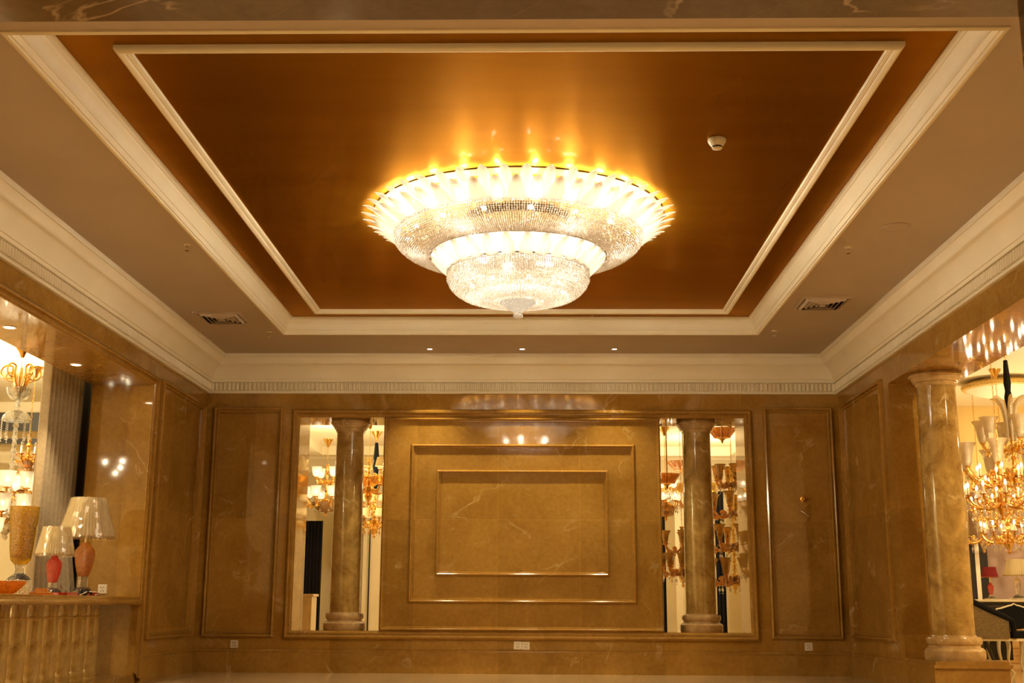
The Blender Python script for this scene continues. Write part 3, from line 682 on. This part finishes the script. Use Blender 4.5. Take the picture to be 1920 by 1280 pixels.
def shade_part(kind, mat, s_=1):
    def f():
        if kind == 'bell': pr = [(.020, 0), (.034, .012), (.042, .05), (.050, .11), (.062, .165), (.088, .205), (.085, .205), (.058, .165), (.046, .11), (.038, .05), (.02, .012)]
        elif kind == 'cup': pr = [(.018, 0), (.046, .02), (.056, .06), (.060, .11), (.070, .13), (.067, .13), (.056, .11), (.05, .06), (.04, .025)]
        elif kind == 'bowl': pr = [(.02, -.02), (.07, .0), (.12, .035), (.150, .085), (.160, .11), (.153, .108), (.14, .085), (.11, .04), (.06, .008)]
        elif kind == 'flower': pr = [(.015, 0), (.04, .02), (.045, .05), (.075, .085), (.070, .085), (.04, .05)]
        else: pr = [(.075, .03), (.073, .035), (.050, .135), (.048, .135), (.070, .035), (.072, .03)]
        pr = [(r*s_, z*s_) for r, z in pr]
        fl = {'bell': .0, 'cup': .04, 'bowl': .07, 'flower': .12, 'fabric': .015}[kind]; n = {'bell': 1, 'cup': 12, 'bowl': 14, 'flower': 6, 'fabric': 20}[kind]
        return MB().lathe(pr, 40, flute=fl, fn=n, cap=False).mesh('lamp_shade', mat, ang=60)
    return cached(('shade', kind, mat, s_), f)
def drop_mesh(n=4, mat='clear_glass'):
    def f():
        mb = MB(); z = 0
        for k in range(n): mb.octa((0, 0, z-.010), .007, .010, k, 6); z -= .022
        mb.octa((0, 0, z-.030), .016, .034, .3, 6); mb.octa((0, 0, z-.075), .007, .009, .3, 6); return mb.mesh('crystal_drop', mat, ang=1, weld=False)
    return cached(('drop', n, mat), f)
CANDLE = MB().lathe([(.010, 0), (.010, .075), (.006, .08)], 12).mesh('candle_sleeve', 'ivory')
FLAME = MB().lathe([(0, .0), (.010, .008), (.013, .022), (.008, .042), (0, .058)], 10).mesh('bulb', 'bulb_small')
UNLIT = MB().lathe([(0, .0), (.010, .008), (.013, .022), (.008, .042), (0, .058)], 10).mesh('bulb', 'clear_glass')
def chandelier(label, loc, ceil, tiers, metal='gold', stem='gold', canopy=True, drops='clear_glass', lit=True, bowl=None, sleeve=False, crown=None, dome=None, group='showroom chandeliers', th=.011, stem_top=None):
    # loc = hanging point at the lowest tier's hub; ceil = ceiling height; tiers = [(arms, radius, dz, shade, shade material, scale)]
    t = thing('chandelier', label, 'chandelier', loc, random.uniform(0, .5), group)
    top = stem_top or max(q[2] for q in tiers)+.22; hz = ceil-loc[2]
    if canopy:
        MB().lathe([(.075, 0), (.07, -.02), (.035, -.07), (.018, -.12), (.0, -.125)], 24).obj('canopy', metal, t, (0, 0, hz))
        mb = MB(); z = top
        while z < hz-.12:
            mb.tube([(.008*math.cos(a)*(1 if int(z*100) % 2 else .2), .008*math.cos(a)*(.2 if int(z*100) % 2 else 1), z+.018+.018*math.sin(a)) for a in [2*PI*q/8 for q in range(9)]], .0022, 5); z += .029
        mb.obj('chain', metal, t, weld=False)
        if sleeve: MB().lathe([(.012, top), (.035, top+.08), (.022, top+.2), (.045, top+.34), (.03, top+.42), (.04, (top+hz-.12)/2+.1), (.022, hz-.16)], 14, flute=.15, fn=3).obj('chain_sleeve', 'black_cloth', t)
    lo = min(q[2] for q in tiers)
    pr = [(0, lo-.22), (.012, lo-.215), (.022, lo-.19), (.010, lo-.17), (.03, lo-.15), (.055, lo-.09), (.03, lo-.05), (.05, lo-.02), (.05, lo+.03)]
    z = lo+.03
    while z < top-.05: pr += [(.018, z+.02), (.026, z+.06), (.018, z+.10), (.034, z+.12)]; z += .13
    pr += [(.012, top), (0, top+.005)]
    MB().lathe(pr, 16).obj('stem', stem, t)
    if bowl: MB().lathe([(.0, lo-.17), (.10, lo-.15), (bowl[0]*.8, lo-.09), (bowl[0], lo-.02), (bowl[0]*.97, lo-.02), (bowl[0]*.76, lo-.08), (.09, lo-.14)], 40, flute=.03, fn=16, cap=False).obj('bowl', bowl[1], t)
    for (n, r, dz, sh, sm_, sc) in tiers:
        am = arm_mesh(r, .04, metal, th)
        for k in range(n):
            a = link('arm', am, t, (0, 0, dz), 2*PI*k/n+dz)
            z = .05
            if sh == 'candle':
                link('candle_sleeve', CANDLE, a, (r, 0, z)); link('bulb', FLAME if lit else UNLIT, a, (r, 0, z+.08))
            else:
                link('lamp_shade', shade_part(sh, sm_, sc), a, (r, 0, z)); link('bulb', FLAME if lit else UNLIT, a, (r, 0, z+.04*sc))
            if drops:
                def sw(n=n, r=r):
                    mb = MB(); p0 = Vector((r, 0, .03)); p1 = Vector((r*math.cos(2*PI/n), r*math.sin(2*PI/n), .03)); q = max(7, int((p1-p0).length/.017))
                    for i in range(q+1):
                        p = p0.lerp(p1, i/q); mb.octa((p.x, p.y, p.z-.10*math.sin(PI*i/q)), .0065, .0075, i, 6)
                    return mb.mesh('bead_swag', drops, ang=1, weld=False)
                link('bead_swag', cached(('swag', n, r, drops), sw), a)
                link('crystal_drop', drop_mesh(3, drops), a, (r, .0, .0)); link('crystal_drop', drop_mesh(2, drops), a, (.55*r, 0, -.24*r))
    if crown:
        def cm():
            mb = MB(); mb.tube([(.03+.01*k, 0, .03*k) if k < 6 else (.115+.06*math.cos(2.4-(k-6)*.55)+.0, 0, .18+.06*math.sin(2.4-(k-6)*.55)) for k in range(16)], [.012-.0004*k for k in range(16)], 8); return mb.mesh('crown_curl', crown)
        me = cached(('curl', crown), cm)
        MB().lathe([(.02, -.17), (.08, -.15), (.115, -.09), (.12, -.04), (.113, -.04), (.10, -.09), (.02, -.15)], 32, flute=.03, fn=16, cap=False).obj('glass_cup', 'clear_glass', t, (0, 0, top-.02))
        for k in range(10): link('crown_curl', me, t, (0, 0, top-.10), 2*PI*k/10, 1.15 if k % 2 else .8)
    if dome:
        MB().lathe([(.03, .09), (.09, .075), (.13, .03), (.145, -.02), (.138, -.02), (.12, .03), (.08, .065), (.03, .08)], 40, flute=.02, fn=20, cap=False).obj('glass_dome', 'clear_glass', t, (0, 0, dome))
        for k in range(10): link('crystal_drop', drop_mesh(6, 'clear_glass'), t, (.142*math.cos(k*PI/5), .142*math.sin(k*PI/5), dome-.02))
    return t
# far showroom, seen through the left opening of the far wall
chandelier('gold chandelier with lit glass cups and amber bowl left of the left column', (-2.93, 4.2, 2.10), 3.14, [(8, .30, .12, 'cup', 'frosted', 1.15), (4, .18, .42, 'cup', 'frosted', 1.1)], bowl=(.21, 'shade_brown'), th=.016)
chandelier('chandelier of scalloped glass bowls and cream shades, upper one right of the left column', (-2.04, 2.3, 2.22), 3.14, [(5, .24, .0, 'bowl', 'cognac_glass', .8), (5, .22, .20, 'fabric', 'shade_cloth', 1.15)], drops=None)
chandelier('gold chandelier with small lit cream shades, lower one right of the left column', (-2.10, 3.4, 1.86), 3.14, [(8, .27, .0, 'fabric', 'shade_cloth', .95), (5, .16, .22, 'fabric', 'shade_cloth', .95)], drops='amber_glass', sleeve=True)
# far showroom, seen through the right opening
chandelier('tall amber glass chandelier with tiers of arms right of the right column', (2.72, 2.2, 1.10), 3.14, [(10, .36, .0, 'bell', 'amber_glass', .9), (8, .33, .42, 'bell', 'amber_glass', .9), (6, .30, .84, 'bell', 'amber_glass', .9), (6, .2, 1.2, 'bell', 'amber_glass', .9)], metal='cognac_glass', stem='amber_glass', lit=False, th=.02)
chandelier('amber bell-cup chandelier low between central panel and right column', (2.02, 1.9, 1.18), 3.14, [(10, .26, .0, 'bell', 'amber_glass', .75), (6, .24, .28, 'bell', 'amber_glass', .75)], metal='cognac_glass', stem='amber_glass', lit=False, th=.015)
chandelier('chandelier with white lit flower glasses between central panel and right column', (1.93, 2.9, 2.08), 3.14, [(6, .17, .0, 'flower', 'frosted', 1.2), (4, .12, .18, 'flower', 'frosted', 1.2)], bowl=(.14, 'amber_glass'))
chandelier('chandelier with amber bell glasses just left of the right column', (2.42, 3.5, 2.18), 3.14, [(8, .26, .0, 'bell', 'amber_glass', .9)], metal='cognac_glass', stem='amber_glass', th=.015)
def bowl_lamp(label, loc, r, mat, metal='brass_dark', rod=.3):
    t = thing('bowl_ceiling_lamp', label, 'ceiling lamp', loc, 0, 'bowl ceiling lamps')
    MB().lathe([(0, 0), (.1, .015), (r*.7, .06), (r, .14), (r*.97, .14), (r*.66, .07), (.09, .025)], 56, flute=.05, fn=18, cap=False).obj('bowl', mat, t)
    MB().lathe([(0, -.06), (.014, -.05), (.02, -.02), (.05, 0), (0, .01)], 16).obj('finial', metal, t)
    MB().lathe([(.01, 0), (.01, rod), (.06, rod+.01), (.06, rod+.02)], 16).obj('rod', metal, t); return t
bowl_lamp('scalloped cognac glass bowl lamp at the top, right of the right column', (2.66, 2.5, 2.92), .19, 'cognac_glass', rod=.195)
bowl_lamp('scalloped cognac bowl lamp touching the left side of the right column', (2.18, 2.9, 2.52), .22, 'cognac_glass', rod=.595)
bowl_lamp('cognac bowl lamp next to the edge of the central panel', (1.90, 2.4, 2.30), .17, 'cognac_glass', rod=.815)
# left showroom
chandelier('tall clear crystal chandelier with curled crown and lit glass cups, in the left opening', (-5.13, -1.5, 1.56), 3.32, [(9, .29, .0, 'cup', 'frosted', 1.3), (8, .25, .24, 'cup', 'frosted', 1.2)], metal='gold', stem='clear_glass', crown='gold', dome=1.0, th=.012, stem_top=1.38)
MBs = MB()
t2 = chandelier('brown-shaded gold chandelier behind the crystal one in the left opening', (-5.55, .2, 1.86), 3.32, [(6, .34, .0, 'fabric', 'shade_brown', 1.7)], metal='brass_dark', lit=False, drops=None)
t2 = chandelier('small chandelier with hanging prisms and amber bowl behind the crystal dome', (-5.45, -.4, 2.28), 3.32, [(6, .14, .0, 'candle', None, 1)], lit=False, bowl=(.10, 'cognac_glass'))
chandelier('crystal chandelier with lit cups behind the yellow vase', (-5.0, -2.6, 1.30), 3.32, [(8, .24, .0, 'cup', 'frosted', 1.1)], stem='clear_glass')
# right showroom
A_ = chandelier('large gold chandelier with etched bell glasses under a black sleeve', (5.66, .35, 2.26), 3.72, [(8, .56, .0, 'bell', 'etched', 1.3), (6, .33, .30, 'bell', 'etched', 1.25)], metal='gold', sleeve=True, lit=False, th=.022)
chandelier('crystal and gold chandelier with lit candle bulbs below and left of the bell-glass one', (5.16, -.50, 1.86), 3.72, [(10, .36, .0, 'candle', None, 1), (6, .24, .20, 'candle', None, 1)], th=.012)
chandelier('gold branch chandelier with lit bulbs at the right picture edge', (6.05, 1.70, 1.92), 3.72, [(10, .40, .0, 'candle', None, 1), (8, .3, .24, 'candle', None, 1), (8, .32, -.32, 'candle', None, 1)], th=.014)
chandelier('gold chandelier with small cream shades low over the black door', (6.12, 2.75, 1.66), 3.72, [(8, .36, .0, 'fabric', 'shade_cloth', .85)], lit=False, th=.010)
chandelier('gold chandelier deep in the right showroom between bell glasses and desk lamp', (6.75, 3.5, 1.95), 3.72, [(10, .44, .0, 'candle', None, 1), (8, .3, .2, 'candle', None, 1), (6, .2, .4, 'candle', None, 1)], th=.014)
for k, (x, y, z) in enumerate(((5.30, .02, 2.66), (5.36, .0, 2.25))):
    t = thing('price_tag', ('upper', 'lower')[k]+' beige price tag hanging from the bell-glass chandelier', 'tag', (x, y, z), 0, 'price tags')
    MB().box(-.028, .028, -.002, .002, -.1, 0).obj('card', 'ivory', t); MB().tube([(0, 0, 0), (.003, 0, .10)], .0015, 5).obj('string', 'black', t)
# plume-like glass leaves standing on the bell chandelier
for k in range(6):
    a = PI*k/3+.2; mb = MB()
    mb.tube([(.05, 0, .35), (.05, 0, .6), (.08, 0, .76), (.15, 0, .85), (.22, 0, .86)], [.012, .028, .03, .022, .004], 8)
    mb.obj('glass_plume', 'etched', A_, rz=a)
t = thing('dish_ceiling_lamp', 'wide cream dish ceiling lamp with gold rim in the right showroom', 'ceiling lamp', (6.42, 2.5, 3.72)); t.scale = (.86, .86, .9)
MB().lathe([(.42, 0), (.56, -.06), (.58, -.09), (.56, -.11)], 64, cap=False, flute=0).obj('backing', 'gilt', t)
MB().lathe([(.58, -.07), (.59, -.09), (.575, -.125), (.52, -.14), (.52, -.12)], 64, cap=False).obj('rim', 'gilt', t)
MB().lathe([(.53, -.13), (.40, -.19), (.20, -.25), (.05, -.28), (0, -.285)], 64).obj('dish', 'plaster', t)
MB().lathe([(.02, -.28), (.035, -.30), (.015, -.34), (0, -.35)], 20).obj('finial', 'gold', t)

# desk, chairs and lamps of the right showroom
t = thing('writing_desk', 'black writing desk with cream top and gilded carving in the right showroom', 'desk', (6.25, 1.75, 0))
MB().sweep_rect('z', .795, -.75, .75, -.33, .33, [(.02, 0), (0, .01), (0, .028), (.012, .036), (.03, .038), (.33, .038)]).obj('desk_top', 'ivory', t)
MB().box(-.70, .70, -.29, .29, .64, .795).obj('apron', 'black', t)
for x in (-.47, 0, .47):
    d = MB().box(x-.19, x+.19, -.30, -.285, .66, .77).obj('drawer', 'black', t)
    MB().sweep_rect('y', -.30, x-.17, x+.17, .675, .755, [(0, 0), (.002, .004), (.006, .004), (.008, 0)], -1).obj('drawer_edge', 'brass_dark', d)
    MB().lathe([(0, 0), (.014, .004), (.016, .014), (.008, .022), (0, .024)], 12).obj('drawer_pull', 'ivory', d, (x, -.31, .70))
for sx in (-1, 1):
    p = MB().box(sx*.52-.17, sx*.52+.17, -.28, .28, .12, .64).obj('pedestal', 'black', t)
    MB().sweep_rect('y', -.28, sx*.52-.14, sx*.52+.14, .42, .62, [(0, 0), (.002, .005), (.008, .005), (.010, 0)], -1).obj('door_edge', 'brass_dark', p)
    MB().lathe([(0, 0), (.02, .006), (.024, .02), (.01, .05), (0, .06)], 8, flute=.2, fn=4).obj('carved_pull', 'ivory', p, (sx*.52, -.295, .48))
    MB().tube([(sx*.71, -.26, .79), (sx*.76, -.28, .72), (sx*.74, -.28, .62), (sx*.69, -.27, .54), (sx*.70, -.27, .48)], [.02, .035, .03, .02, .012], 8).obj('corner_carving', 'ivory', t)
    for yy in (-.24, .24): MB().tube([(sx*.62, yy, .12), (sx*.66, yy*1.05, .06), (sx*.67, yy*1.1, 0)], [.03, .022, .016], 8).obj('leg', 'ivory', t)
table_lamp('lit-looking pleated cream table lamp with clear glass stem on the black desk', (6.12, 1.72, .833), .8, 'clear_glass', .49, .155, .105, .20, (.06, .25, .045), wrap=False, base='clear_glass')
table_lamp('small table lamp with dark red shade and red glass body on the black desk', (5.86, 1.92, .833), .6, 'red_glass', .40, .10, .075, .13, (.06, .19, .035), wrap=False, shade='red_cloth', base='clear_glass')
t = thing('armchair', 'black armchair with studded olive side and pale curved front legs', 'chair', (5.36, .55, 0), 0)
MB().box(-.20, .26, -.26, .26, .40, .475).obj('seat', 'black_cloth', t)
MB().box(-.36, .27, -.27, .27, .372, .40).obj('seat_rail', 'ivory', t)
for sy in (-1, 1):
    mb = MB(); y0, y1 = sy*.275-.02, sy*.275+.02; i = len(mb.v)
    pl = [(-.40, .40), (.06, .40), (.055, .585), (-.16, .68), (-.40, .80)]
    mb.v += [(x, y0, z) for x, z in pl]+[(x, y1, z) for x, z in pl]; n = 5
    mb.f += [tuple(range(n)), tuple(range(2*n-1, n-1, -1))]+[(k, (k+1) % n, (k+1) % n+n, k+n) for k in range(n)]
    a = mb.obj('side_panel', 'brown_fabric', t)
    MB().tube([(-.41, sy*.275, .835), (-.16, sy*.275, .715), (.06, sy*.275, .61), (.11, sy*.275, .56), (.11, sy*.275, .40)], [.04, .036, .032, .03, .03], 8).obj('arm_roll', 'black_cloth', t)
    mb = MB()
    for k in range(46):
        s_ = k/45; seg = [(-.40, .785), (-.16, .668), (.05, .578), (.05, .41), (-.40, .41)]; q = s_*4; j = min(3, int(q)); f_ = q-j
        mb.octa((seg[j][0]+(seg[j+1][0]-seg[j][0])*f_, sy*.297, seg[j][1]+(seg[j+1][1]-seg[j][1])*f_), .005, .005)
    mb.obj('nail_heads', 'chrome', a, weld=False)
MB().tube([(-.42, -.27, .80), (-.50, -.14, .86), (-.52, 0, .88), (-.50, .14, .86), (-.42, .27, .80)], .05, 8).obj('back_roll', 'black_cloth', t)
MB().box(-.50, -.40, -.26, .26, .40, .84).obj('backrest', 'black_cloth', t)
for sy in (-1, 1):
    MB().tube([(.21, sy*.22, .38), (.235, sy*.235, .30), (.215, sy*.225, .15), (.24, sy*.235, .05), (.28, sy*.25, .0)], [.026, .024, .015, .012, .014], 8).obj('leg', 'ivory', t)
    MB().tube([(-.19, sy*.2, .38), (-.12, sy*.2, .2), (-.07, sy*.21, .0)], [.026, .02, .014], 8).obj('leg', 'black', t)
t = thing('dining_chair', 'black upholstered chair with pale outlined curved back, in front of the black desk', 'chair', (5.76, .97, 0), 0)
mb = MB(); n = 16; top_ = [(-.20+.40*k/n, .735+.022*math.cos(PI*2*(k/n-.5)*1.0)+(.016 if k in (8,) else 0)) for k in range(n+1)]; bot = [(-.185+.37*k/n, .52-.03*math.sin(PI*k/n)) for k in range(n+1)]
for y in (-.02, .02): mb.grid([[(x, y, z) for x, z in bot], [(x, y, z) for x, z in top_]])
mb.grid([[(x, -.02, z) for x, z in top_], [(x, .02, z) for x, z in top_]]).grid([[(x, -.02, z) for x, z in bot], [(x, .02, z) for x, z in bot]])
for e in (0, n): mb.quad((bot[e][0], -.02, bot[e][1]), (bot[e][0], .02, bot[e][1]), (top_[e][0], .02, top_[e][1]), (top_[e][0], -.02, top_[e][1]))
mb.obj('backrest', 'black_cloth', t)
MB().tube([(bot[0][0]-.004, 0, .42)]+[(x-.004, 0, z+.004) for x, z in [bot[0]]+top_[:1]]+[(x, 0, z+.006) for x, z in top_]+[(bot[-1][0]+.004, 0, bot[-1][1]), (bot[-1][0]+.004, 0, .42)], .012, 8).obj('back_frame', 'ivory', t)
MB().box(-.22, .22, .0, .42, .40, .47).obj('seat', 'black_cloth', t)
for sx in (-1, 1):
    for yy in (.03, .38): MB().tube([(sx*.19, yy, .41), (sx*.20, yy, .25), (sx*.18, yy, .1), (sx*.20, yy, 0)], [.024, .018, .013, .016], 8).obj('leg', 'ivory', t)
t = thing('low_cabinet', 'long low cabinet of pale horizontal boards behind the desk', 'cabinet', (7.2, 3.5, 0))
MB().box(-1.9, 1.9, -.25, .25, 0, .80).obj('body', 'wood', t)
for k in range(8): MB().box(-1.9, 1.9, -.256, -.25, .012+.098*k, .10+.098*k).obj('board', 'wood', t)
MB().box(-1.93, 1.93, -.28, .27, .80, .84).obj('worktop', 'wood', t)
t = thing('wardrobe', 'tall black lacquered cabinet with a pale edge strip behind the desk', 'cabinet', (6.15, 4.1, 0))
MB().box(-.40, .24, -.22, .24, .0, 1.72).obj('body', 'black', t)
for x in (-.39, -.07): MB().box(x, x+.30, -.235, -.22, .06, 1.68).obj('door', 'black', t)
MB().box(.24, .30, -.235, .24, .0, 1.70).obj('edge_strip', 'white_plastic', t)
MB().box(.30, .42, -.22, .24, .0, 1.66).obj('side_panel', 'black', t)
struct('wall_right_showroom_niche', MB().box(6.6, 8.8, 4.30, 4.59, 0, 2.4), 'mauve_wall')

# furniture and joinery of the far showroom
t = thing('side_cabinet', 'small ivory cabinet in the lower left corner of the left opening', 'cabinet', (-2.78, 2.0, 0))
MB().box(-.12, .13, -.15, .2, 0, .83).obj('body', 'ivory', t); MB().box(-.13, .15, -.17, .22, .83, .86).obj('worktop', 'ivory', t)
MB().sweep_rect('y', -.15, -.09, .10, .1, .78, [(0, 0), (.004, .008), (.012, .008), (.016, 0)], -1).obj('door_panel', 'ivory', t)
t = thing('curtain', 'black curtain strip left of the column seen through the left opening', 'curtain', (-3.30, 5.2, 0))
MB().grid([[(-.16+.32*k/24, .02*math.sin(k*1.6), z) for k in range(25)] for z in (0.02, 2.0)]).obj('drape', 'black_cloth', t)
def panel_door(name, label, x0, x1, y, z1):
    o = thing(name, label, 'wall panel', ((x0+x1)/2, y, 0), 0, 'cream wall panels'); h = (x1-x0)/2
    MB().box(-h, h, -.03, 0, 0, z1).obj('panel', 'cream_wall', o)
    MB().sweep_rect('y', -.03, -h+.08, h-.08, .15, z1-.12, [(0, 0), (.006, .012), (.03, .012), (.036, 0)], -1).obj('moulding', 'cream_wall', o)
    return o
panel_door('wall_panel', 'cream panel door left of the left column in the left opening', -3.08, -2.66, 5.9, 2.35)
panel_door('wall_panel', 'broad cream panel right of the left column in the left opening', -2.60, -1.95, 5.9, 2.5)
panel_door('wall_panel', 'cream panel between the dark strips in the right opening', 2.35, 2.72, 5.6, 2.5)
t = thing('picture_frame', 'thin black rectangular frame line on the cream panel right of the left column', 'frame', (-2.20, 5.84, 1.45))
MB().sweep_rect('y', 0, -.30, .28, -1.25, .75, [(0, 0), (.0, .012), (.022, .012), (.022, 0)], -1).obj('frame_moulding', 'black', t)
for x, w_, lb in ((2.06, .13, 'left black hanging strip in the right opening beside the central panel'), (2.95, .14, 'right black hanging strip in the right opening beyond the column')):
    t = thing('curtain', lb, 'curtain', (x, 4.9, 0), 0, 'black strips'); MB().grid([[(-w_/2+w_*k/10, .015*math.sin(k*1.6), z) for k in range(11)] for z in (.02, 2.45)]).obj('drape', 'black_cloth', t)
t = thing('wall_sconce', 'slender gold wall lamp on the cream door panel beside the left column', 'wall lamp', (-2.86, 5.86, 1.68))
MB().lathe([(0, -.22), (.02, -.18), (.03, 0), (.02, .18), (0, .22)], 12).obj('backplate', 'gold', t)
MB().tube([(0, 0, -.05), (.02, -.10, -.12), (.10, -.14, -.10), (.13, -.14, 0)], .012, 8).obj('arm', 'gold', t)
link('candle_sleeve', CANDLE, t, (.13, -.14, .0)); link('bulb', UNLIT, t, (.13, -.14, .08))
wall('trim_18', 'z', 3.0, 3.139, -3.4, 3.4, 1.2, 5.2, [(-3.15, 3.15, 1.45, 4.95)], 'cream_ceiling')
t = thing('curtain', 'narrow black sheet added as the dark gap between the beige curtain and the marble jamb', 'curtain', (-4.50, -1.62, 0))  # black sheet added to give the shade of the gap here
MB().grid([[(.02*math.sin(k*1.5), -.3+.05*k, z) for k in range(18)] for z in (.02, 3.0)]).obj('drape', 'black_cloth', t)
# dark shelf frame of the left showroom
t = thing('window_frame', 'dark window frame with transom behind the crystal chandelier, left opening', 'window frame', (-5.9, .9, 0))
MB().box(-1.2, .50, -.06, .06, 2.78, 3.0).obj('transom', 'black', t); MB().box(-1.2, .5, -.06, .06, 2.62, 2.68).obj('transom', 'black', t)
MB().box(.36, .50, -.06, .06, 0, 3.0).obj('post', 'black', t)
